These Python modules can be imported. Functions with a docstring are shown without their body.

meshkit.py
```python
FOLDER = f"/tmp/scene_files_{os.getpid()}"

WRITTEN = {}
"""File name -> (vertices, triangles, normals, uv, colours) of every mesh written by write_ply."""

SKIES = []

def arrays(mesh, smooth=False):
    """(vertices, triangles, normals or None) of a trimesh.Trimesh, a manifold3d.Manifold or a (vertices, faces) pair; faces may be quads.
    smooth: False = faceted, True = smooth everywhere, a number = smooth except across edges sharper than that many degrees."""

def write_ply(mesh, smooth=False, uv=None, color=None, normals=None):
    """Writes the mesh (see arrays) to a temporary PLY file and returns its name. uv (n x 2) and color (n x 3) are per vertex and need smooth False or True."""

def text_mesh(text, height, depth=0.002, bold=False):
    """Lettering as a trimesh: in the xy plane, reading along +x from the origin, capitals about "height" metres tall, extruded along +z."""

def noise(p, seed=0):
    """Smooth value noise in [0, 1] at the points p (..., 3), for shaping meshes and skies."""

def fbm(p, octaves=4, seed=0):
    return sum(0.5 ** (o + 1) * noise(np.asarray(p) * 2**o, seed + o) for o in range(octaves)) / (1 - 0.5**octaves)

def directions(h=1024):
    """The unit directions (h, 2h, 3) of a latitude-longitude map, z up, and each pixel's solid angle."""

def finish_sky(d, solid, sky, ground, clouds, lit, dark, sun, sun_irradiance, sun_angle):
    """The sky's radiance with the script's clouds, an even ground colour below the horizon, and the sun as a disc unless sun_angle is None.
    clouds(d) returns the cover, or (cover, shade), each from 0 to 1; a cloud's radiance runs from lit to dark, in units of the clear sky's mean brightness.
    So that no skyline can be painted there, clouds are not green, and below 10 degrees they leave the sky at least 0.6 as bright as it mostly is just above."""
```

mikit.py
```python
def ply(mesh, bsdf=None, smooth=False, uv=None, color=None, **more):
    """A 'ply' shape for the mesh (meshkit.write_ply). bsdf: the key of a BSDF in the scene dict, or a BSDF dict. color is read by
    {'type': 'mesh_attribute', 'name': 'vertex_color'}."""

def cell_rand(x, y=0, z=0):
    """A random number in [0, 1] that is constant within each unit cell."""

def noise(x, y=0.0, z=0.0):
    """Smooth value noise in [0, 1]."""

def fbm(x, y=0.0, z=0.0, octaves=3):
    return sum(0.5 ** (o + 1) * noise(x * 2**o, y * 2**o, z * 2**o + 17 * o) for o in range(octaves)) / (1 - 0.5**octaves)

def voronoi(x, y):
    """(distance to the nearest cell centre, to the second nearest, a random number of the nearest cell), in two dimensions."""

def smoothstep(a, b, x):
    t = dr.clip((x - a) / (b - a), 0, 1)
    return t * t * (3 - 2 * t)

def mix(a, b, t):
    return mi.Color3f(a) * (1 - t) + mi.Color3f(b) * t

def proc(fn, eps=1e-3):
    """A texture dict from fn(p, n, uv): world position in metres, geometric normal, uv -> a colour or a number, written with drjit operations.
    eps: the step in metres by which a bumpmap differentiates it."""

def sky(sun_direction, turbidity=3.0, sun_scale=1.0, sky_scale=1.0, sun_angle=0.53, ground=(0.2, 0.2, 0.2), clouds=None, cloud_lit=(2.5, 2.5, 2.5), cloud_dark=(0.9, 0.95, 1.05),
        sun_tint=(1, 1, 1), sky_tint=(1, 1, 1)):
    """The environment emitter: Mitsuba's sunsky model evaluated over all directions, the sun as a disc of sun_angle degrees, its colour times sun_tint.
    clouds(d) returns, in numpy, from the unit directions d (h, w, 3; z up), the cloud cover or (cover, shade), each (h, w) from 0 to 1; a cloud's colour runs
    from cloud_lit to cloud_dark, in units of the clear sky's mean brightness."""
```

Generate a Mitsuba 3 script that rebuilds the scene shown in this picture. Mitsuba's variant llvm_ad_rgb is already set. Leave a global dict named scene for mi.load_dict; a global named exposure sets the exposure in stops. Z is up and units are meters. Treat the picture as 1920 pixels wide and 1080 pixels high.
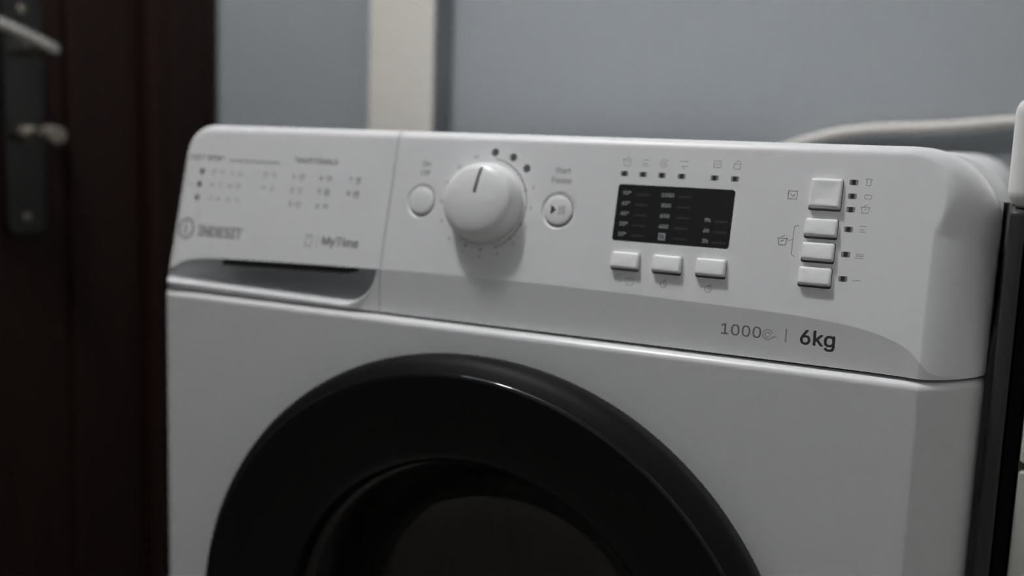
import math, random
import numpy as np, trimesh, mitsuba as mi, manifold3d as m3
import drjit as dr
import mikit, meshkit
from mikit import ply, proc, noise, fbm, smoothstep, mix
from scipy.interpolate import PchipInterpolator
from shapely.geometry import LineString, Polygon, Point, box as sbox
from shapely.ops import unary_union
T = mi.ScalarTransform4f
scene, labels = {'type': 'scene'}, {}
random.seed(3)

# ---------------------------------------------------------------- camera, light, exposure
F_PX, CAM, YAW, PITCH, ROLL = 1960.0, np.array([.606, -.604, .8465]), .452, .141, .0355
fw = np.array([-math.sin(YAW)*math.cos(PITCH), math.cos(YAW)*math.cos(PITCH), -math.sin(PITCH)])
rt = np.array([math.cos(YAW), math.sin(YAW), 0.]); up0 = np.cross(rt, fw)
up = up0*math.cos(ROLL) - rt*math.sin(ROLL)
scene['camera'] = {'type': 'thinlens', 'fov': math.degrees(2*math.atan(960/F_PX)), 'fov_axis': 'x',
                   'aperture_radius': .0055, 'focus_distance': .59, 'near_clip': .02, 'far_clip': 20.,
                   'to_world': T().look_at(origin=CAM.tolist(), target=(CAM+fw).tolist(), up=up.tolist())}
exposure = 2.27
LAMP_POS, LAMP_R, LAMP_RAD = (-.07, -.29, 2.18), .075, (39.4, 39.5, 39.4)
# (the globe itself is built with its ceiling lamp below)

# ---------------------------------------------------------------- materials
def C(r, g, b):
    return {'type': 'rgb', 'value': [((c/255)/12.92 if c/255 <= .04045 else ((c/255+.055)/1.055)**2.4) for c in (r, g, b)]}
def L(v): return {'type': 'rgb', 'value': list(v) if hasattr(v, '__len__') else [v]*3}
def mat(name, col, rough=.4, **kw):
    scene[name] = {'type': 'twosided', 'bsdf': {'type': 'principled', 'base_color': col, 'roughness': rough, **kw}}
    return name
WHITE = mat('mat_white_plastic', L((.74, .74, .745)), .38, specular=.5)
BODY = mat('mat_white_enamel', L((.72, .72, .725)), .28, specular=.5)
KNOB = mat('mat_knob_plastic', L((.76, .76, .76)), .34, specular=.5)
GREYPR = mat('mat_grey_print', L(.13), .5)
LIGHTPR = mat('mat_light_grey_print', L(.34), .5)
DARKPR = mat('mat_dark_print', L(.035), .5)
DISP = mat('mat_display_black', L((.006, .006, .0065)), .25, specular=.35)
DISPTXT = mat('mat_display_print', L((.30, .31, .33)), .5)
DISPBAR = mat('mat_display_bar', L((.020, .020, .021)), .4)
LEDG = mat('mat_indicator_grey', L((.22, .22, .22)), .4)
LEDK = mat('mat_indicator_dark', L((.012, .012, .013)), .3)
DARK = mat('mat_gap_shade', L(.02), .7)  # near-black standing in for the shade inside seams and slots
RECESS = mat('mat_recess_shade', L((.58, .59, .61)), .4)  # greyer than the white plastic: pocket shade put into the colour
RING = mat('mat_door_gloss_black', L((.004, .0045, .006)), .05, specular=.42)
RIM = mat('mat_door_rim_black', L((.006, .006, .006)), .5, specular=.12)
RUBBER = mat('mat_grey_rubber', L((.07, .07, .068)), .6)
STEEL = mat('mat_drum_steel', L((.45, .44, .42)), .3, metallic=1.0)
scene['mat_smoked_glass'] = {'type': 'thindielectric', 'int_ior': 1.5, 'specular_transmittance': {'type': 'rgb', 'value': [.16, .16, .155]}}
CHROME = mat('mat_handle_metal', L((.80, .77, .72)), .28, metallic=1.0)
PLATE = mat('mat_handle_plate', L((.05, .05, .05)), .32, metallic=.9)
BRASS = mat('mat_worn_brass', L((.30, .27, .22)), .42, metallic=.8)
BLACKB = mat('mat_black_board', L((.030, .030, .030)), .45)
BLACKS = mat('mat_shade_strip', L((.004, .004, .004)), .6, specular=.1)  # black that paints the deep shade of the narrow gap
IVORY = mat('mat_ivory_trunking', L((.74, .71, .65)), .5)
TRUNKS = mat('mat_trunking_side_shade', L((.19, .20, .215)), .6)  # grey darkened to paint the shade on the trunking side faces
IVORYC = mat('mat_ivory_cable', L((.66, .63, .59)), .45)
BOXW = mat('mat_socket_white', L((.78, .78, .75)), .4)
GROUT = mat('mat_grout', L((.10, .095, .085)), .9)
scene['mat_tile'] = {'type': 'twosided', 'bsdf': {'type': 'principled', 'roughness': .25,
    'base_color': proc(lambda p, n, uv: mix((.60, .59, .54), (.66, .65, .60), fbm(p.x*9, p.y*9, p.z*9)))}}
scene['mat_wall_paint'] = {'type': 'twosided', 'bsdf': {'type': 'principled', 'roughness': .6,
    'base_color': proc(lambda p, n, uv: mix((.325, .347, .368), (.345, .367, .388), fbm(p.x*5, p.y*5, p.z*5)))}}
scene['mat_door_wood'] = {'type': 'twosided', 'bsdf': {'type': 'principled', 'roughness': .5, 'specular': .15,
    'base_color': proc(lambda p, n, uv: mix((.0135, .0060, .0052), (.021, .0092, .0080), fbm(p.y*70, p.x*70, p.z*4)))}}
scene['mat_ceiling'] = {'type': 'twosided', 'bsdf': {'type': 'diffuse', 'reflectance': L(.55)}}
scene['mat_pale_wall'] = {'type': 'twosided', 'bsdf': {'type': 'diffuse', 'reflectance': L((.50, .50, .49))}}
scene['mat_floor'] = {'type': 'twosided', 'bsdf': {'type': 'principled', 'roughness': .5,
    'base_color': proc(lambda p, n, uv: mix((.085, .075, .065), (.12, .105, .09), fbm(p.x*6, p.y*6)))}}
WALL, TILE, WOOD = 'mat_wall_paint', 'mat_tile', 'mat_door_wood'

# ---------------------------------------------------------------- helpers
def key(name, parent=None):
    base = (parent + '__' if parent else '') + name
    if base not in scene: return base
    i = 1
    while f'{base}_{i:03d}' in scene: i += 1
    return f'{base}_{i:03d}'
def obj(name, mesh, m, parent=None, smooth=30, label=None, **more):
    k = key(name, parent)
    scene[k] = ply(mesh, m, smooth, **more)
    if label: labels[k] = {'label': label}
    return k
def tag(k, label, cat, group=None):
    labels[k] = {'label': label, 'category': cat}
    if group: labels[k]['group'] = group
def struct(name, mesh, m, label, smooth=False):
    scene[name] = ply(mesh, m, smooth); labels[name] = {'label': label, 'kind': 'structure'}
    return name
def crease_smooth(mesh, angle=30):
    """smooth shading that keeps the crease between the leaning face and the upright strip below it sharp"""
    t = mesh if isinstance(mesh, trimesh.Trimesh) else tri(mesh)
    c = t.triangles_center; low = c[:, 2]-ZS < _c(c[:, 0])
    parts = []
    for sel in (low, ~low):
        q = t.submesh([np.nonzero(sel)[0]], append=True, repair=False)
        q.merge_vertices(); parts.append(trimesh.graph.smooth_shade(q, angle=np.radians(angle), facet_minarea=None))
    return trimesh.Trimesh(np.vstack([p.vertices for p in parts]), np.vstack([parts[0].faces, parts[1].faces+len(parts[0].vertices)]), process=False)
def bx(x0, x1, y0, y1, z0, z1):
    b = trimesh.creation.box((x1-x0, y1-y0, z1-z0)); b.apply_translation(((x0+x1)/2, (y0+y1)/2, (z0+z1)/2)); return b
def rbx(x0, x1, y0, y1, z0, z1, r, n=12):
    s = m3.Manifold.sphere(r, n)
    pts = [s.translate((x, y, z)) for x in (x0+r, x1-r) for y in (y0+r, y1-r) for z in (z0+r, z1-r)]
    return m3.Manifold.batch_hull(pts)
def lathe(prof, n=96):
    """profile of (radius, height) -> surface about +z"""
    prof = np.asarray(prof, float); a = np.arange(n)*2*np.pi/n
    v = np.stack([prof[:, 0, None]*np.cos(a), prof[:, 0, None]*np.sin(a), np.repeat(prof[:, 1, None], n, 1)], -1).reshape(-1, 3)
    f = []
    for i in range(len(prof)-1):
        for j in range(n):
            p, q, r, s = i*n+j, i*n+(j+1) % n, (i+1)*n+(j+1) % n, (i+1)*n+j
            f += [(p, q, r), (p, r, s)]
    m = trimesh.Trimesh(v, f, process=False); m.merge_vertices(); m.update_faces(m.nondegenerate_faces()); return m
def cat(*ms): return trimesh.util.concatenate(list(ms))
def tri(man):
    m = man.to_mesh(); return trimesh.Trimesh(m.vert_properties[:, :3], m.tri_verts, process=False)
def man(t):
    return m3.Manifold(m3.Mesh(np.asarray(t.vertices, np.float32), np.asarray(t.faces, np.uint32)))
def sweep_tube(pts, r, n=16, sub=10):
    pts = np.asarray(pts, float); t = np.arange(len(pts))
    from scipy.interpolate import CubicSpline
    cs = CubicSpline(t, pts); q = cs(np.linspace(0, len(pts)-1, (len(pts)-1)*sub+1))
    d = np.gradient(q, axis=0); d /= np.linalg.norm(d, axis=1, keepdims=True)
    ref = np.array([0, .2, 1.]); a = np.cross(d, ref); a /= np.linalg.norm(a, axis=1, keepdims=True); b = np.cross(a, d)
    ang = np.arange(n)*2*np.pi/n; r = np.broadcast_to(r, (len(q),))
    v = q[:, None]+r[:, None, None]*(np.cos(ang)[None, :, None]*a[:, None]+np.sin(ang)[None, :, None]*b[:, None])
    v = v.reshape(-1, 3); f = []
    for i in range(len(q)-1):
        for j in range(n):
            p, s = i*n+j, i*n+(j+1) % n
            f += [(p, s, s+n), (p, s+n, p+n)]
    v = np.vstack([v, q[0], q[-1]]); c0, c1 = len(v)-2, len(v)-1
    f += [(c0, (j+1) % n, j) for j in range(n)] + [(c1, (len(q)-1)*n+j, (len(q)-1)*n+(j+1) % n) for j in range(n)]
    return trimesh.Trimesh(v, f, process=False)

# ---------------------------------------------------------------- the room
XW, YW, CEIL = -.425, .50, 2.42
struct('floor', bx(XW-.1, 1.5, -1.8, YW+.1, -.1, 0), 'mat_floor', 'brown bathroom floor')
struct('ceiling', bx(XW-.1, 1.5, -1.8, YW+.1, CEIL, CEIL+.1), 'mat_ceiling', 'pale ceiling above the washing machine')
struct('wall_back', bx(XW-.1, 1.5, YW, YW+.1, 0, CEIL), WALL, 'smooth blue-grey wall behind the washing machine')
struct('wall_left', bx(XW-.1, XW, -1.8, YW, 0, CEIL), WALL, 'blue-grey wall that holds the dark door')
struct('wall_front', bx(XW-.1, 1.5, -1.9, -1.8, 0, CEIL), 'mat_pale_wall', 'pale wall behind the camera')
struct('wall_right', bx(1.5, 1.6, -1.9, YW+.1, 0, CEIL), 'mat_pale_wall', 'pale wall on the far right side')

# ceiling globe lamp (the light of the room)
k = 'ceiling_lamp'
g = trimesh.creation.icosphere(3, LAMP_R); g.apply_translation(LAMP_POS)
scene[k+'__globe'] = ply(g, 'mat_ceiling', True, emitter={'type': 'area', 'radiance': {'type': 'rgb', 'value': list(LAMP_RAD)}})
cp = lathe([(.0, LAMP_POS[2]+LAMP_R-.002), (.035, LAMP_POS[2]+LAMP_R+.002), (.035, CEIL-.03), (.06, CEIL-.028), (.062, CEIL-.001), (0, CEIL-.001)], 32)
cp.apply_translation((LAMP_POS[0], LAMP_POS[1], 0)); obj('ceiling_mount', cp, WHITE, k)
tag(k, 'round white globe lamp hanging from the ceiling', 'lamp')

# ---------------------------------------------------------------- dark door on the left wall
D = 'door_1'
labels[D] = {'label': 'dark brown wooden door with its frame left of the washing machine', 'kind': 'structure'}
def leaf():
    b = man(bx(-.424, -.400, -.55, .2655, .01, 2.02))
    for z0, z1 in ((.14, .62), (1.12, 1.9)):
        b -= rbx(-.407, -.39, -.43, .14, z0, z1, .006)
    return b
obj('leaf', leaf(), WOOD, D)
obj('jamb', rbx(-.4245, -.392, .2685, .3765, .0, 2.10, .003), WOOD, D)
obj('jamb', rbx(-.4245, -.392, -.66, -.553, .0, 2.10, .003), WOOD, D)
arch = man(bx(-.4245, -.376, .379, .4985, 0, 2.16))
def archi(y0, y1):
    a = rbx(-.4245, -.375, y0, y1, -.01, 2.16, .006)
    a = a.split_by_plane((0, 0, 1), 0.0)[0]
    return a - rbx(-.378, -.36, y0+.018, y0+.024, .0, 2.2, .0025) - rbx(-.378, -.36, y1-.03, y1-.024, .0, 2.2, .0025)
obj('architrave', archi(.3795, .4985), WOOD, D)
obj('architrave', archi(-.78, -.662), WOOD, D)
# handle plate, lever, thumb turn and screws
def rplate(y0, y1, z0, z1, x0, x1, r, ch=.002):
    p = sbox(y0+r, z0+r, y1-r, z1-r).buffer(r, quad_segs=8); q = p.buffer(-ch)
    a = trimesh.creation.extrude_polygon(p, (x1-x0)-ch); c = trimesh.creation.extrude_polygon(q, x1-x0)
    h = m3.Manifold.batch_hull([man(a), man(c)])
    t = tri(h); v = t.vertices.copy(); t.vertices = np.c_[x0+v[:, 2], v[:, 0], v[:, 1]]; return t
obj('handle_plate', rplate(.1815, .2315, .722, .985, -.400, -.390, .012), PLATE, D, label='tarnished metal plate behind the lever')
obj('handle', cat(sweep_tube([(-.392, .213, .926), (-.372, .213, .926), (-.352, .211, .9255), (-.345, .200, .928), (-.343, .170, .937), (-.343, .135, .946), (-.344, .095, .953)],
     np.interp(np.linspace(0, 6, 61), [0, 1.6, 2.5, 4, 6], [.0095, .0095, .0075, .0070, .0080]), 14)), CHROME, D, True, label='shiny metal lever')
tt = lathe([(0, .001), (.011, .0), (.011, .012), (.008, .014), (.008, .030), (.0125, .033), (.0135, .044), (.0115, .052), (0, .053)], 32)
tt.vertices[:, 1] *= .8
tt.apply_transform(np.array([[0, 0, 1, -.391], [1, 0, 0, .205], [0, 1, 0, .834], [0, 0, 0, 1.]])); obj('thumb_turn', tt, BRASS, D)
for z in (.742, .968):
    s = lathe([(0, 0), (.005, 0), (.0042, .0016), (0, .0022)], 16)
    s.apply_transform(np.array([[0, 0, 1, -.3905], [1, 0, 0, .205], [0, 1, 0, z], [0, 0, 0, 1.]])); obj('screw', s, BRASS, D)

# ---------------------------------------------------------------- wall: boxed trunking and cable
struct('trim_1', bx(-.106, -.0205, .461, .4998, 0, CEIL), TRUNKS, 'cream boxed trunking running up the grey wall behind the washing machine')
obj('cover', rbx(-.107, -.0198, .4535, .4608, .001, CEIL-.001, .0030), IVORY, 'trim_1', 30, label='cream front board')

# ---------------------------------------------------------------- washing machine
W, H, ZS = .595, .1276, .7224          # width, panel height, height of the seam
SL = .235                              # slope of the leaning panel face
RC, RS, DS, RT = .050, .033, .042, .006
RCL, RSL, DSL = .034, .018, .022        # corner radius, side rounding (width, depth), top rounding
WM = 'washing_machine'
_c = PchipInterpolator(np.array([-1, 0, 10, 18, 28, 45, 62, 110, 174, 203, 218, 285, 330, 380, 432, 464, 495, 525, 543, 555, 562.5, 568, 575, 700])/1000,
                       np.array([12, 12, 14, 18, 23, 25.8, 27, 28.6, 30.3, 31, 31.4, 32.2, 32.2, 31.7, 30.6, 30, 28.8, 26, 22, 16.9, 10, 5, 3, 3])/1000)
def lip(x):
    x = np.asarray(x, float); t = np.clip((x-.176)/.0268, 0, 1)
    return np.interp(x, [0, .178], [.0072, .0046]) + (_c(x)-.0046)*(1-np.sqrt(1-t**2))
def ztop(x):
    rc = np.where(x < W/2, RCL, RC); d = np.clip(rc-np.minimum(x, W-x), 0, rc)
    return H - rc + np.sqrt(np.maximum(rc**2-d**2, 0)) + .0015*(x/W-.5)
def turn(u):
    """section of the upright corners: a quick turn at the front, then round"""
    return .5*u**1.22 + .5*(1-np.sqrt(np.maximum(1-u**2, 0)))
def fillet(x, z):
    rc, rs, ds = (np.where(x < W/2, a, b) for a, b in ((RCL, RC), (RSL, RS), (DSL, DS)))
    dx = np.minimum(x, W-x); d = dx.copy(); r = rs.copy(); dep = ds.copy()
    top = ztop(x)-z
    mid = dx >= rc
    d = np.where(mid, top, d); r = np.where(mid, RT, r); dep = np.where(mid, RT, dep)
    cz = H-rc+.0015*(x/W-.5)
    cor = (~mid) & (z > cz)
    th = np.arctan2(np.maximum(z-cz, 0), np.maximum(rc-dx, 1e-9)); s2 = np.sin(th)**2
    d = np.where(cor, rc-np.hypot(rc-dx, z-cz), d); r = np.where(cor, rs*(1-s2)+RT*s2, r); dep = np.where(cor, ds*(1-s2)+RT*s2, dep)
    u = 1-np.clip(d/r, 0, 1)
    k = np.where(cor, s2, np.where(mid, 1., 0.))
    return dep*(k*(1-np.sqrt(np.maximum(1-u**2.2, 0))) + (1-k)*turn(u))
def ybase(x, z):
    return SL*np.maximum(z, _c(x))
def ysurf(x, z):
    x, z = np.broadcast_arrays(np.asarray(x, float), np.asarray(z, float))
    return ybase(x, z) + fillet(x, z)
def sm(a, b, x): t = np.clip((x-a)/(b-a), 0, 1); return t*t*(3-2*t)
def pocket(x, z):
    """how far the grip of the drawer is scooped in"""
    l, c = lip(x), _c(x); t = np.clip((z-l)/np.maximum(c-l, 1e-6), 0, 1)
    left = sm(.004, .075, x); right = 1-sm(.2015, .2032, x)
    dcp = .032*(1-(1-t)**5)*left*right*np.clip((c-l)/.012, 0, 1)
    bump = -.0042*np.maximum(np.clip(1-((z-(l-.0016))/.0034)**2, 0, 1), .62*(z < l-.0016))*(1-sm(.186, .2025, x))*sm(-.005, .02, x)
    return dcp, bump
def columns(x0, x1, near0, near1, step=.004):
    xs = list(np.arange(x0, x1, step))
    if near0: xs += [RSL*(1-math.cos(a)) for a in np.linspace(0, np.pi/2, 34)] + [RCL*(1-math.cos(a)) for a in np.linspace(0, np.pi/2, 34)]
    if near1: xs += [W-RS*(1-math.cos(a)) for a in np.linspace(0, np.pi/2, 34)] + [W-RC*(1-math.cos(a)) for a in np.linspace(0, np.pi/2, 34)]
    xs += [x1]
    xs = sorted(set(np.round(xs, 6))); out = [xs[0]]
    for x in xs[1:]:
        if x-out[-1] > 6e-5: out.append(x)
    return np.array(out)
def heightfield(xs, drawer, yb=.10, z0=.0011):
    cols = []
    topf = np.sin(np.linspace(0, np.pi/2, 15))
    for x in xs:
        c, zt = float(_c(x)), float(ztop(x))
        if drawer:
            l = float(lip(x)); l = min(l, c-2e-4)
            r1 = np.r_[np.linspace(z0, l-.005, 3) if l > .009 else np.linspace(z0, z0+2e-4, 3), np.linspace(max(l-.005, z0+4e-4), l, 8)]
            r2 = np.linspace(l, c, 16)[1:]
            zz = np.r_[r1, r2]; xx = np.full_like(zz, x); dcp, bump = pocket(xx, zz)
            yy = ysurf(xx, np.minimum(zz, c)) + dcp + bump
            z3 = np.r_[c, c+(zt-RT*1.3-c)*np.linspace(0, 1, 22)[1:], zt-RT*1.3+RT*1.3*topf[1:]]
            z3[0] = c+1e-5
        else:
            zz = np.linspace(z0, c, 8); xx = np.full_like(zz, x); yy = ysurf(xx, zz)
            z3 = np.r_[c+(zt-RT*1.3-c)*np.linspace(0, 1, 26)[1:], zt-RT*1.3+RT*1.3*topf[1:]]
        y3 = ysurf(np.full_like(z3, x), z3)
        cols.append(np.c_[np.full(len(zz)+len(z3), x), np.r_[yy, y3], ZS+np.r_[zz, z3]])
    g = np.array(cols); nx, nz = g.shape[:2]
    b = g.copy(); b[..., 1] = yb
    v = np.vstack([g.reshape(-1, 3), b.reshape(-1, 3)]); N = nx*nz; f = []
    ii, jj = np.meshgrid(np.arange(nx-1), np.arange(nz-1), indexing='ij')
    a = (ii*nz+jj).ravel(); q = np.c_[a, a+nz, a+nz+1, a+1]
    f += [q[:, [0, 1, 2]], q[:, [0, 2, 3]], N+q[:, [2, 1, 0]], N+q[:, [3, 2, 0]]]
    loop = np.r_[np.arange(nx)*nz, (nx-1)*nz+np.arange(1, nz), (np.arange(nx-2, -1, -1))*nz+nz-1, np.arange(nz-2, 0, -1)]
    nl = np.roll(loop, -1)
    f += [np.c_[loop, N+loop, N+nl], np.c_[loop, N+nl, nl]]
    return trimesh.Trimesh(v, np.vstack(f), process=False)

def on(P, lift=0.):
    """(x, z above the seam, height above the face) in metres -> world, on the panel's face"""
    P = np.asarray(P, float); x, z, w = P[..., 0], P[..., 1], P[..., 2]+lift
    flat = z < _c(x)
    y = ybase(x, z)
    n = math.hypot(1, SL)
    return np.stack([x, y - np.where(flat, w, w/n), ZS+z + np.where(flat, 0, w*SL/n)], -1)
def press(mesh, cx, cz, lift=0.):
    """mesh in local (u right, v up, w out) metres -> the leaning face about (cx, cz), kept rigid"""
    n = math.hypot(1, SL); o = on(np.array([cx, cz, lift]))
    U, V, Nn = np.array([1, 0, 0]), np.array([0, SL, 1])/n, np.array([0, -1, SL])/n
    m = mesh.copy() if isinstance(mesh, trimesh.Trimesh) else tri(mesh)
    v = np.asarray(m.vertices); m.vertices = o + v[:, :1]*U + v[:, 1:2]*V + v[:, 2:3]*Nn
    return m
# body: rounded prism with a porthole
def plan(inset=0.):
    a = np.linspace(0, np.pi/2, 26)
    def corner(rs, ds):                                              # from the side to the front
        return [(inset+x*(1-inset/rs), inset+y*(1-inset/ds)) for x, y in zip(rs*(1-np.cos(a)), ds*turn(np.cos(a)))]
    left, right = corner(RSL, DSL), [(W-x, y) for x, y in corner(RS, DS)[::-1]]
    return left+right+[(W-inset, .45-inset), (inset, .45-inset)]
def prism(levels):
    rings = [np.c_[np.array(plan(i)), np.full(len(plan(i)), z)] for z, i in levels]
    n = len(rings[0]); v = np.vstack(rings); f = []
    for k_ in range(len(rings)-1):
        for j in range(n):
            a, b = k_*n+j, k_*n+(j+1) % n
            f += [(a, b, b+n), (a, b+n, a+n)]
    import mapbox_earcut as me
    t = me.triangulate_float64(rings[0][:, :2], np.array([n], np.uint32)).reshape(-1, 3)
    m = trimesh.Trimesh(v, np.vstack([f, t[:, ::-1], t+(len(rings)-1)*n]), process=False)
    if m.volume < 0: m.invert()
    return m
DX, DZ = .2970, .4868
fr = .0045
levels = [(.02, .004), (.024, 0), (.3, 0), (ZS-fr-.001, 0)] + [(ZS-.001-fr+fr*math.sin(a), fr*(1-math.cos(a))) for a in np.linspace(.2, np.pi/2, 7)]
body = man(prism(levels))
def yaxis(mesh, y0):
    """z axis -> -y (out of the front), centred on the door"""
    m = mesh.copy(); v = np.asarray(m.vertices); m.vertices = np.c_[DX+v[:, 0], y0-v[:, 2], DZ+v[:, 1]]; return m
hole = yaxis(trimesh.creation.cylinder(.165, .40, sections=96), .15)
if hole.volume < 0: hole.invert()
body -= man(hole)
obj('cabinet', body, BODY, WM, 30, label='white enamelled steel casing')
# worktop behind the control panel
def worktop():
    def outline(i): 
        p = sbox(-.0005+i, ZS-.06, W+.0085-i, .8485-i); r = .044
        return p.buffer(-r).buffer(r, quad_segs=12).intersection(sbox(-1, .8192, 2, 2))
    hs = []
    for i, y0, y1 in ((.004, .102, .455), (.0012, .1032, .4538), (0, .106, .451)):
        m = trimesh.creation.extrude_polygon(outline(i), y1-y0); v = np.asarray(m.vertices)
        m.vertices = np.c_[v[:, 0], y1-v[:, 2], v[:, 1]]; hs.append(man(m))
    return m3.Manifold.batch_hull(hs)
wt = worktop()
obj('worktop', wt, WHITE, WM, 30)
obj('rear_casing', bx(.0005, W-.0005, .1022, .452, ZS+.001, .8190), WHITE, WM, False)

# control panel and drawer front
panel = man(heightfield(columns(.2066, W, False, True), False))
drawer = heightfield(columns(0., .2056, True, False, .003), True)
def cone(cx, cz, r0, r1, depth):
    c = lathe([(0, -depth), (r1, -depth), (r0, 0), (r0+(r0-r1)*.5/depth*.001*0+ .0006, .003), (0, .003)], 64)
    c = press(c, cx, cz); return man(c if c.volume > 0 else (c.invert() or c))
PB, SB = (.2318, .0800), (.3350, .0797)
for (cx, cz), r in ((PB, .0122), (SB, .0124)):
    panel -= cone(cx, cz, r, r-.0021, .0013)
    pit = press(trimesh.creation.cylinder(r-.0021, .008, sections=64), cx, cz); panel -= man(pit if pit.volume > 0 else (pit.invert() or pit))
def rect_solid(w, h, r, w0, w1):
    p = sbox(-w/2+r, -h/2+r, w/2-r, h/2-r).buffer(r, quad_segs=6)
    m = trimesh.creation.extrude_polygon(p, w1-w0); m.apply_translation((0, 0, w0)); return m
DC = (.4116, .0811)
KEYS = ((385.3, 51.6), (412.5, 51.6), (439.9, 51.8), (501.6, 79.6), (501.4, 65.9), (501.2, 51.8))
panel -= man(press(rect_solid(.0748, .0362, .0018, -.0012, .004), *DC))
for x, z in KEYS: panel -= man(press(rect_solid(.0189, .0119, .0012, -.013, .004), x/1000, z/1000-.0005))
panel -= man(press(rect_solid(.0186, .0189, .0012, -.013, .004), .5020, .0987))
obj('control_panel', crease_smooth(panel), WHITE, WM, True)
DR = WM+'__detergent_drawer'
c = drawer.triangles_center; zc = c[:, 2]-ZS
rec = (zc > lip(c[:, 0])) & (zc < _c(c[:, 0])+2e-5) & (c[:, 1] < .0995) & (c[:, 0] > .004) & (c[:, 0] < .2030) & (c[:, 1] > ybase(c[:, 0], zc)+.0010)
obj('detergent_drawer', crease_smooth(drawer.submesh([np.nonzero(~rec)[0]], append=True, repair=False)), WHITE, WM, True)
obj('grip_recess', drawer.submesh([np.nonzero(rec)[0]], append=True, repair=False), RECESS, DR, 25, label='grip recess with its shade painted in as grey')
xs_ = np.linspace(.062, .174, 30); cz_ = _c(xs_)
sl = m3.Manifold.batch_hull([m3.Manifold.cube((.001, .016, .0052), True).translate((x, SL*z+.0125, ZS+z-.0027)) for x, z in ((xs_[0], cz_[0]), (xs_[-1], cz_[-1]))])  # solid dark bar painting the shadowed slit under the overhang
obj('grip_slot_shade', sl, DARK, DR, False, label='black bar painting the shade under the edge of the grip')
# dark strip added as the shade of the open seam between panel and casing
seam = prism([(ZS-.0015, .0135), (ZS+.004, .0135)])
obj('seam_shade_strip', seam, DARK, WM)
gap = bx(.2054, .2068, .032, .099, ZS+.012, ZS+H-.004)  # dark filler painted as shade behind the narrow split
obj('drawer_gap_shade', gap, DARK, WM, False)

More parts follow.
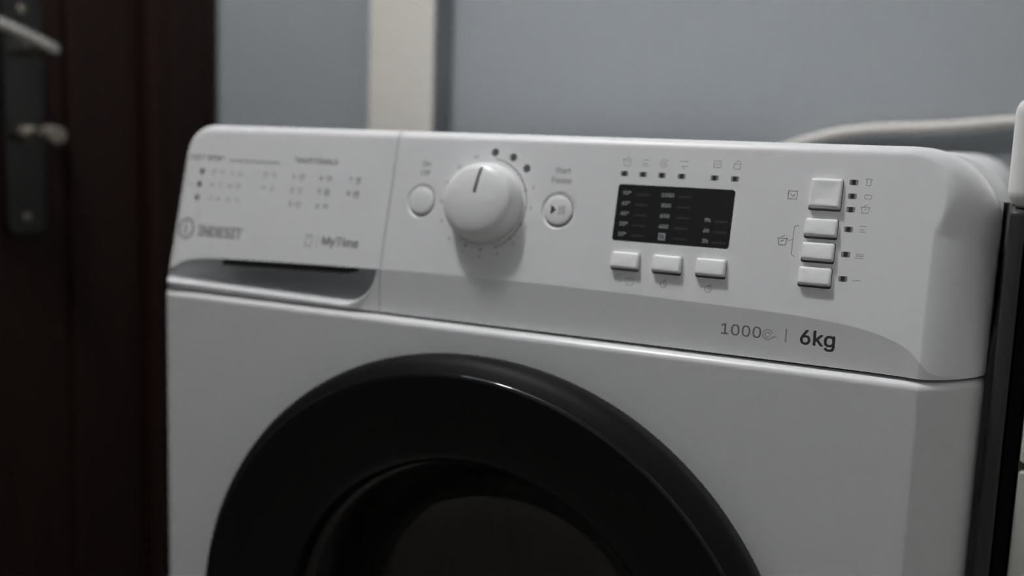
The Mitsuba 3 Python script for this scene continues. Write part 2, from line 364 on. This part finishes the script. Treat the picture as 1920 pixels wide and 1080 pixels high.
# ---- push buttons
def dome(r, h, edge=.0014):
    return lathe([(0, -.003), (r, -.003), (r, h*.35)] + [(r*math.cos(a)*(1 if a < .01 else 1)-0, h*.35+h*.65*math.sin(a)) for a in np.linspace(.12, np.pi/2, 9)], 64)
k = obj('power_button', press(dome(.0094, .0017), *PB), KNOB, WM, 30, label='round white button below the words On Off')
k = obj('start_button', press(dome(.0096, .0015), *SB), KNOB, WM, 30, label='round white button with start and pause symbols')
def strokes(lines, w, depth=.00022, fill=()):
    """line drawing in millimetres -> thin raised print, local (u, v, w)"""
    g = unary_union([LineString(l).buffer(w/2, quad_segs=3) if len(l) > 1 else Point(l[0]).buffer(w/2, quad_segs=6) for l in lines] + [Polygon(p) for p in fill])
    ms = [trimesh.creation.extrude_polygon(p, depth*1000, engine='earcut') for p in getattr(g, 'geoms', [g])]
    m = trimesh.util.concatenate(ms); m.apply_scale(.001); return m
def drape(mesh, cx, cz, lift=-.00005):
    v = np.asarray(mesh.vertices)+[cx, cz, 0]; m = mesh.copy(); m.vertices = on(v, lift); return m
def circ(cx, cy, r, a0=0, a1=360, n=24):
    return [(cx+r*math.cos(math.radians(a)), cy+r*math.sin(math.radians(a))) for a in np.linspace(a0, a1, n)]
def text(s, height, bold=False, centre=True):
    m = meshkit.text_mesh(s, height, .00022, bold)
    if centre: m.apply_translation((-(m.bounds[0][0]+m.bounds[1][0])/2, 0, 0))
    return m
def fit(s, height, width, bold=False):
    m = text(s, height, bold, False); m.apply_translation((-m.bounds[0][0], 0, 0)); m.apply_scale((width/m.bounds[1][0], 1, 1)); return m
sym = [[(-4.6, -3.1), (-4.6, 3.1), (-.9, 0)]]
obj('start_symbol', press(strokes([], .1, fill=sym), SB[0], SB[1], .00135), DARKPR, k, False, label='black start triangle')
for i in range(3):
    obj('pause_bar', press(strokes([[(1.3+1.7*i, -2.7), (1.3+1.7*i, 2.7)]], .8), SB[0], SB[1], .00135), LIGHTPR, k, False)

# ---- programme knob
KX, KZ = .2815, .0807
knob = lathe([(0, -.001), (.0268, -.001), (.0275, .0015), (.0272, .0035), (.0262, .0050), (.0258, .0095), (.0254, .0118), (.0246, .0138), (.0232, .0154), (.020, .0169), (.014, .0182), (.007, .0189), (0, .0191)], 96)
KN = obj('program_knob', press(knob, KX, KZ), KNOB, WM, 30, label='large round white programme knob')
a = math.radians(78)
ptr = tri(man(strokes([[(0, 5.2), (0, 21.0)]], 2.3, .0009)).refine_to_length(.0012)); c_, s_ = math.cos(-math.radians(6)), math.sin(-math.radians(6))
v = np.asarray(ptr.vertices); r_ = np.hypot(v[:, 0], v[:, 1])
v[:, 2] += np.interp(r_, [0, .007, .014, .020, .0232], [.0191, .0189, .0182, .0169, .0154])-.0006
ptr.vertices = np.c_[c_*v[:, 0]-s_*v[:, 1], s_*v[:, 0]+c_*v[:, 1], v[:, 2]]
obj('pointer_line', press(ptr, KX, KZ), GREYPR, KN, False, label='dark grey pointer line')
# printed dial: arc, dots, numbers
obj('dial_arc', drape(strokes([circ(0, 0, 30.2, 12, 84, 30)], .75), KX, KZ), GREYPR, WM, False)
obj('dial_arc', drape(strokes([circ(0, 0, 30.2, -62, 11, 30)], .9), KX, KZ), LIGHTPR, WM, False)
for (x, z) in ((283.7, 115.1), (297.7, 112.4), (308.6, 105.5)):
    d = strokes([[(0, 0)]], 5.4); obj('dial_dot', drape(d, x/1000, z/1000), GREYPR, WM, False)
    obj('dial_dot_icon', drape(strokes([[(0, -1.4), (0, 1.0), (1.0, .2)], [(0, 1.0), (.8, 1.5)]], .7), x/1000, z/1000, .0001), DARKPR, WM, False)
tick = [(315.2, 93.6), (315.4, 80.1), (313.6, 67.5), (306, 56.2), (295.7, 48.4), (282.5, 46.0), (269.2, 48.1), (257.6, 55.8), (249.9, 67.1), (247.2, 80.7), (249.7, 93.5), (258, 104.4), (269.6, 111.3)]
for i, (x, z) in enumerate(tick):
    obj('dial_number', drape(text(str(i+1), .0022), x/1000, z/1000-.0011), GREYPR, WM, False)
    if i < 7:
        dx, dz = x/1000-KX, z/1000-KZ; l = math.hypot(dx, dz)
        obj('dial_tick', drape(strokes([[(dx/l*30.2, dz/l*30.2)]], 1.7), KX, KZ), GREYPR, WM, False)

# ---- captions over the round buttons
for s, x, z in (('On', 231.8, 103.6), ('Off', 231.8, 97.4), ('Start', 334.7, 103.6), ('Pause', 334.7, 97.2)):
    obj('caption', drape(text(s, .0036), x/1000, z/1000), GREYPR, WM, False)

# ---- display
DP = obj('display', press(rect_solid(.0745, .0359, .0017, -.0011, -.0001), *DC), DISP, WM, False, label='black display window')
def dtext(s, x, z, h=.0024):
    obj('display_text', press(text(s, h, True), x, z-h/2, -.00012), DISPTXT, DP, False)
rows = [93.4, 87.0, 80.6, 74.2, 67.9]
for i, s in enumerate(('90°', '60°', '40°', '30°', '20°')):
    dtext(s, .3805, rows[i]/1000); obj('display_bar', press(rect_solid(.0088, .0014, .0004, 0, .0002), .3907, rows[i]/1000-.0006, -.0001), DISPBAR, DP, False)
for i, s in enumerate(('1000', '800', '600', '400', None)):
    if s: dtext(s, .4068 if i else .4072, rows[i]/1000)
    else: obj('display_text', press(strokes([circ(0, 0, 1.5), [(-2, -2), (2, -2), (2, 2), (-2, 2), (-2, -2)], [(-1.2, -1.2), (1.2, 1.2)]], .5), .4066, rows[i]/1000, -.00012), DISPTXT, DP, False)
    obj('display_bar', press(rect_solid(.0088, .0014, .0004, 0, .0002), .4182, rows[i]/1000-.0006, -.0001), DISPBAR, DP, False)
for i, s in enumerate(('9h', '6h', '3h')):
    dtext(s, .4340, (79.9-6.3*i)/1000); obj('display_bar', press(rect_solid(.0082, .0014, .0004, 0, .0002), .4425, (79.3-6.3*i)/1000, -.0001), DISPBAR, DP, False)

# ---- indicator lamps
def led(x, z):
    k_ = obj('indicator_lamp', drape(rect_solid(.0048, .0030, .0005, 0, .0003), x/1000, z/1000), LEDG, WM, False)
    obj('lamp_core', drape(rect_solid(.0023, .0028, .0003, 0, .0002), x/1000, z/1000, .0002), LEDK, k_, False)
for x in (377.0, 389.4, 401.7, 414.4, 435.2, 447.7): led(x, 105.3)
for z in (106.6, 98.7, 91.1, 79.9, 65.7, 51.9): led(516.7, z)
IC = dict(
    tub=[[(-2.6, 1.6), (-1.9, -2.4), (1.9, -2.4), (2.6, 1.6)], [(-3, 1.4), (3, 1.4)], [(-1, 2.0), (1, 3.2)], [(-1, -.4), (1, .6)]],
    rinse=[[(-1.6, 2.2), (2.2, 2.2)], [(-2, -1.6), (2, -1.6)], [(-1.4, -.2), (1.4, -.2)]],
    spiral=[circ(0, 0, 2.4, 30, 330), [(-1.2, .8), (1.3, .2)], [(-1.3, -.4), (1.2, -.9)]],
    drain=[[(-2.8, 1.8), (2.8, 1.8)], [(-1, -1.2), (2.4, -1.2)], [(-1, -1.2), (.6, -2.8)]],
    panel=[[(-2.2, 2), (2.2, 2), (2.2, -2), (-2.2, -2), (-2.2, 2)], [(-1.2, .6), (.2, -.6), (1.2, .4)]],
    lock=[[(-2, .4), (2, .4), (2, -2.6), (-2, -2.6), (-2, .4)], circ(.3, .6, 1.6, 0, 180)],
    shirt=[[(-2.4, 1.6), (-1, 2.2), (1, 2.2), (2.4, 1.6)], [(-1.3, 1.4), (-1.3, -2.2), (1.3, -2.2), (1.3, 1.4)]],
    cloud=[circ(-.8, .4, 1.3, 60, 300), circ(1, .3, 1.5, -90, 150)],
    wave=[[(-2.6, .2), (-1, -.4), (1, .3), (2.6, -.2)]],
    clock=[circ(0, 0, 2.0), [(0, 1.2), (0, 0), (1, -.4)], [(.2, 2.4), (1.4, 2.9)]],
    thermo=[[(-.8, -.4), (-.8, 2.6), (.8, 2.6), (.8, -.4)], circ(0, -1.6, 1.4, 60, 480)],
    tray=[[(-2.6, -1.6), (2.6, -1.6)], [(-2, .8), (2.6, .8)], [(-2.2, -.2), (2.4, -.2)]])
def icon(n, x, z, w=.42, m_=None, s=1., parent=WM):
    obj('icon', drape(strokes([[(p*s, q*s) for p, q in l] for l in IC[n]], w), x/1000, z/1000), m_ or GREYPR, parent, False)
for n, x, z in (('tub', 377.9, 112.7), ('rinse', 390, 112.2), ('spiral', 402.2, 112.8), ('drain', 414.9, 112.6), ('panel', 436, 113.6), ('lock', 448.2, 113.8)): icon(n, x, z, .4, LIGHTPR)
for n, x, z in (('spiral', 382, 40.5), ('tub', 389.6, 39.2), ('clock', 411.5, 39.4), ('clock', 439.7, 39.1)): icon(n, x, z, .42, LIGHTPR)
for n, x, z in (('shirt', 525, 107), ('cloud', 525.2, 98.4), ('tub', 524.7, 91.6), ('rinse', 524.2, 80.2), ('tray', 524.3, 65.5), ('wave', 524.2, 51.6)): icon(n, x, z, .42, LIGHTPR, .85)
icon('panel', 483.0, 97.6, .42, GREYPR, 1.15); icon('tub', 480.2, 70.8, .42, GREYPR)
obj('bracket', drape(strokes([[(2.6, 9), (0, 8.2), (0, .8), (-2.4, 0)], [(0, .8), (0, -7.8), (2.0, -9)]], .5), .4862, .0712), LIGHTPR, WM, False)

# ---- rectangular option buttons (wedges that stand out most at their lower edge)
def key_mesh(w, h, top, bot, r=.0011, dish=0.):
    lay = [(-.0128, 0.), (.72, 0.), (.90, .0004), (.98, .0010), (1.0, .0018)]
    rings = []
    for t, ins in lay:
        p = sbox(-w/2+r, -h/2+r, w/2-r, h/2-r).buffer(r, quad_segs=5).exterior.coords[:-1]
        p = np.array(p)*[1-2*ins/w, 1-2*ins/h]
        hh = bot+(top-bot)*(p[:, 1]/h+.5)
        rings.append(np.c_[p, np.full(len(p), t) if t < 0 else hh*t])
    n = len(rings[0]); c = rings[-1]
    for q in (.75, .5, .25):
        p = c[:, :2]*q; hh = bot+(top-bot)*(p[:, 1]/h+.5); rings.append(np.c_[p, hh-dish*(1-q**2)+.0002*(1-q)])
    v = np.vstack(rings+[[[0, 0, (top+bot)/2-dish+.0002]]]); f = []
    for k_ in range(len(rings)-1):
        for j in range(n):
            a_, b_ = k_*n+j, k_*n+(j+1) % n; f += [(a_, b_, b_+n), (a_, b_+n, a_+n)]
    o = (len(rings)-1)*n; f += [(o+j, o+(j+1) % n, len(v)-1) for j in range(n)]
    m = trimesh.Trimesh(v, f, process=False)
    if np.mean(m.face_normals[:, 2]) < 0: m.invert()
    return m
small = key_mesh(.0182, .0103, .0027, .0045)
for x, z in ((385.3, 51.6), (412.5, 51.6), (439.9, 51.8)): obj('option_button', press(small, x/1000, z/1000), KNOB, WM, 25)
sq = key_mesh(.0178, .0172, .0027, .0044, dish=.0007)
obj('option_button', press(sq, .5020, .0992), KNOB, WM, 25, label='square white button beside three indicator lamps')
for x, z in ((501.6, 79.6), (501.4, 65.9), (501.2, 51.8)): obj('option_button', press(small, x/1000, z/1000), KNOB, WM, 25)

# ---- lettering low on the panel
obj('lettering', drape(fit('1000', .0066, .0240), .4496, .0132), GREYPR, WM, False)
obj('spin_icon', drape(strokes([circ(0, 0, 2.9, 25, 335), circ(0, 0, 1.5, 0, 300), [(2.4, -1.6), (5.0, -.6)]], .6), .4775, .0158), LIGHTPR, WM, False)
obj('divider', drape(strokes([[(0, -3.6), (0, 3.6)]], .9), .4882, .0166), LIGHTPR, WM, False)
obj('lettering', drape(fit('6kg', .0084, .0198, True), .4963, .0127), DARKPR, WM, False)
# ---- drawer print
def dpr(mesh, x, z, m_=GREYPR, name='lettering'): obj(name, drape(mesh, x/1000, z/1000), m_, DR, False)
dpr(fit('FAST', .0036, .0135, True), 18.6, 100.2); dpr(fit('WASH', .0036, .0165, True), 35.0, 100.2)
dpr(rect_solid(.0480, .0016, .0004, 0, .0002), 81.5, 100.6, LIGHTPR, 'rule')
dpr(fit('TRADITIONALS', .0036, .0392, True), 118.3, 101.6)
for i, (z, x0) in enumerate(((91.4, 32.2), (81.7, 31.6), (71.4, 31.2))):
    dpr(strokes([[(0, 0)]], 4.4), x0, z, DARKPR, 'programme_dot')
    if i == 1: icon('wave', 21.5, 81.4, .7, LIGHTPR, .9, DR)
    for j, x in enumerate((44, 52, 62, 70, 94, 102)):
        if i == 2 and x > 90: continue
        icon(('shirt', 'cloud', 'rinse', 'tray')[(i+j) % 4], x, z-.2, .6, LIGHTPR, .75, DR)
    for j, x in enumerate((122, 146.5, 172)):
        if i == 2 and j == 2: continue
        dpr(text(str(1+3*j+i), .0034, True), x-1.5, z-1.6, GREYPR, 'programme_number')
        icon(('tub', 'cloud', 'shirt', 'spiral')[(i*2+j) % 4], x+5.5, z-.3, .6, GREYPR if j else LIGHTPR, .85, DR)
k = obj('emblem', drape(strokes([circ(0, 0, 7.2, 0, 360, 40), [(-.2, -3.2), (-.2, 1.8)], [(-.2, 4.0)]], 1.5), .0252, .0472), GREYPR, DR, False)
obj('lettering', drape(fit('INDESIT', .0074, .0425, True), .0375, .0428), GREYPR, DR, False)
dpr(strokes([[(-2.6, -4), (-2.6, 4), (2.8, 4), (2.8, -4), (-2.6, -4)], [(-1.2, 2.4), (1.4, 2.4)]], .7), 142, 46.2, LIGHTPR, 'programme_icon')
dpr(strokes([[(0, -4), (0, 4)]], .5), 149.8, 46.6, LIGHTPR, 'divider')
dpr(fit('MyTime', .0058, .0312, True), 154, 44.3)

# ---- door
rim = lathe([(.2090, -.0005), (.2160, -.0005), (.2176, .004), (.2196, .012), (.2210, .0185), (.2215, .0225), (.2209, .0262), (.2190, .0298), (.2160, .0328), (.2115, .0358)], 192)
DOOR = obj('door', yaxis(rim, 0.), RIM, WM, 35, label='round black glossy porthole door')
ring = lathe([(.2115, .0352)]+[(.2090+.0026*math.cos(a), .0352+.0026*math.sin(a)) for a in np.linspace(.4, 1.75, 12)]+[(.2070, .0375), (.198, .0358), (.185, .0325), (.170, .0290), (.156, .0245), (.150, .0215), (.1475, .0170), (.1465, .0060), (.1440, .002), (.1440, -.001)], 192)
obj('front_ring', yaxis(ring, 0.), RING, DOOR, 35)
bowl = lathe([(.1462, .0072), (.1440, .006), (.139, .001), (.132, -.020), (.124, -.050), (.112, -.068), (.08, -.079), (.04, -.084), (0, -.085)], 128)
obj('porthole_glass', yaxis(bowl, 0.), 'mat_smoked_glass', DOOR, True, label='dark smoked glass bowl')
gk = lathe([(.1645, .0), (.158, -.004), (.150, -.012), (.149, -.03), (.156, -.05), (.1635, -.06)], 96)
obj('door_gasket', yaxis(gk, .0), RUBBER, WM, True)
dm = lathe([(.1640, -.062), (.1636, -.33), (.150, -.345), (0, -.345)], 96)
obj('drum', yaxis(dm, .0), STEEL, WM, 30)
for x in (.06, W-.06):
    for y in (.06, .40):
        ft = lathe([(0, 0), (.02, 0), (.02, .008), (.012, .010), (.012, .021), (0, .021)], 24); ft.apply_translation((x, y, 0)); obj('foot', ft, RUBBER, WM)
labels[WM] = {'label': 'white front-loading washing machine with a black porthole door against the grey wall', 'category': 'washing machine'}

# ---------------------------------------------------------------- right side: black gap filler, tiled ledge, white box, cable
BT = .8180
bd = rbx(.5990, .6075, .030, .497, 0.0, BT, .003)  # added board, standing in for the shaded gap beside the machine
obj('board', bd, BLACKB, 'gap_filler_board', 30)
obj('gap_shade_strip', rbx(.6076, .6160, .040, .497, 0.0, BT-.0004, .0015), BLACKS, 'gap_filler_board', 30)  # black filler that paints the darkness between board and tiles
tag('gap_filler_board', 'narrow upright black board added for the dark gap between the washing machine and the cream tiles', 'panel')
LW = struct('trim_2', bx(.6165, 1.2, .040, .498, 0, BT-.0005), GROUT, 'low tiled ledge at the right edge of the photo')
jz = .674
for i, (z0, z1) in enumerate(((jz-.404, jz-.2045), (jz-.2015, jz-.0022), (jz+.0022, BT-.001))):
    for j in range(3):
        x0 = .6168+j*.1945
        obj('tile', rbx(x0, x0+.192, .0345, .0415, z0, z1, .0018, 8), TILE, LW, 30)
sb = rbx(.5968, .700, .040, .098, BT+.0002, .8810, .010, 32)
obj('housing', sb, BOXW, 'socket_box', 30)
obj('cover_plate', rbx(.618, .690, .0375, .0415, BT+.012, .870, .0019), BOXW, 'socket_box', 30)
obj('cable_gland', sweep_tube([(.640, .096, .858), (.640, .106, .858), (.640, .116, .858)], .0085), IVORYC, 'socket_box')
tag('socket_box', 'white rounded plastic box at the right edge, standing above the black board', 'box')
cab = sweep_tube([(.30, .487, .60), (.31, .487, .74), (.345, .4885, .822), (.392, .489, .852), (.440, .489, .8655), (.49, .489, .8705), (.54, .489, .874), (.585, .489, .879), (.628, .475, .880), (.648, .40, .876), (.645, .26, .866), (.640, .116, .858)], .0058, 16, 12)
obj('power_cable', cab, IVORYC, None, True)
tag('power_cable', 'thick cream cable along the grey wall from behind the washing machine to the white box', 'cable')
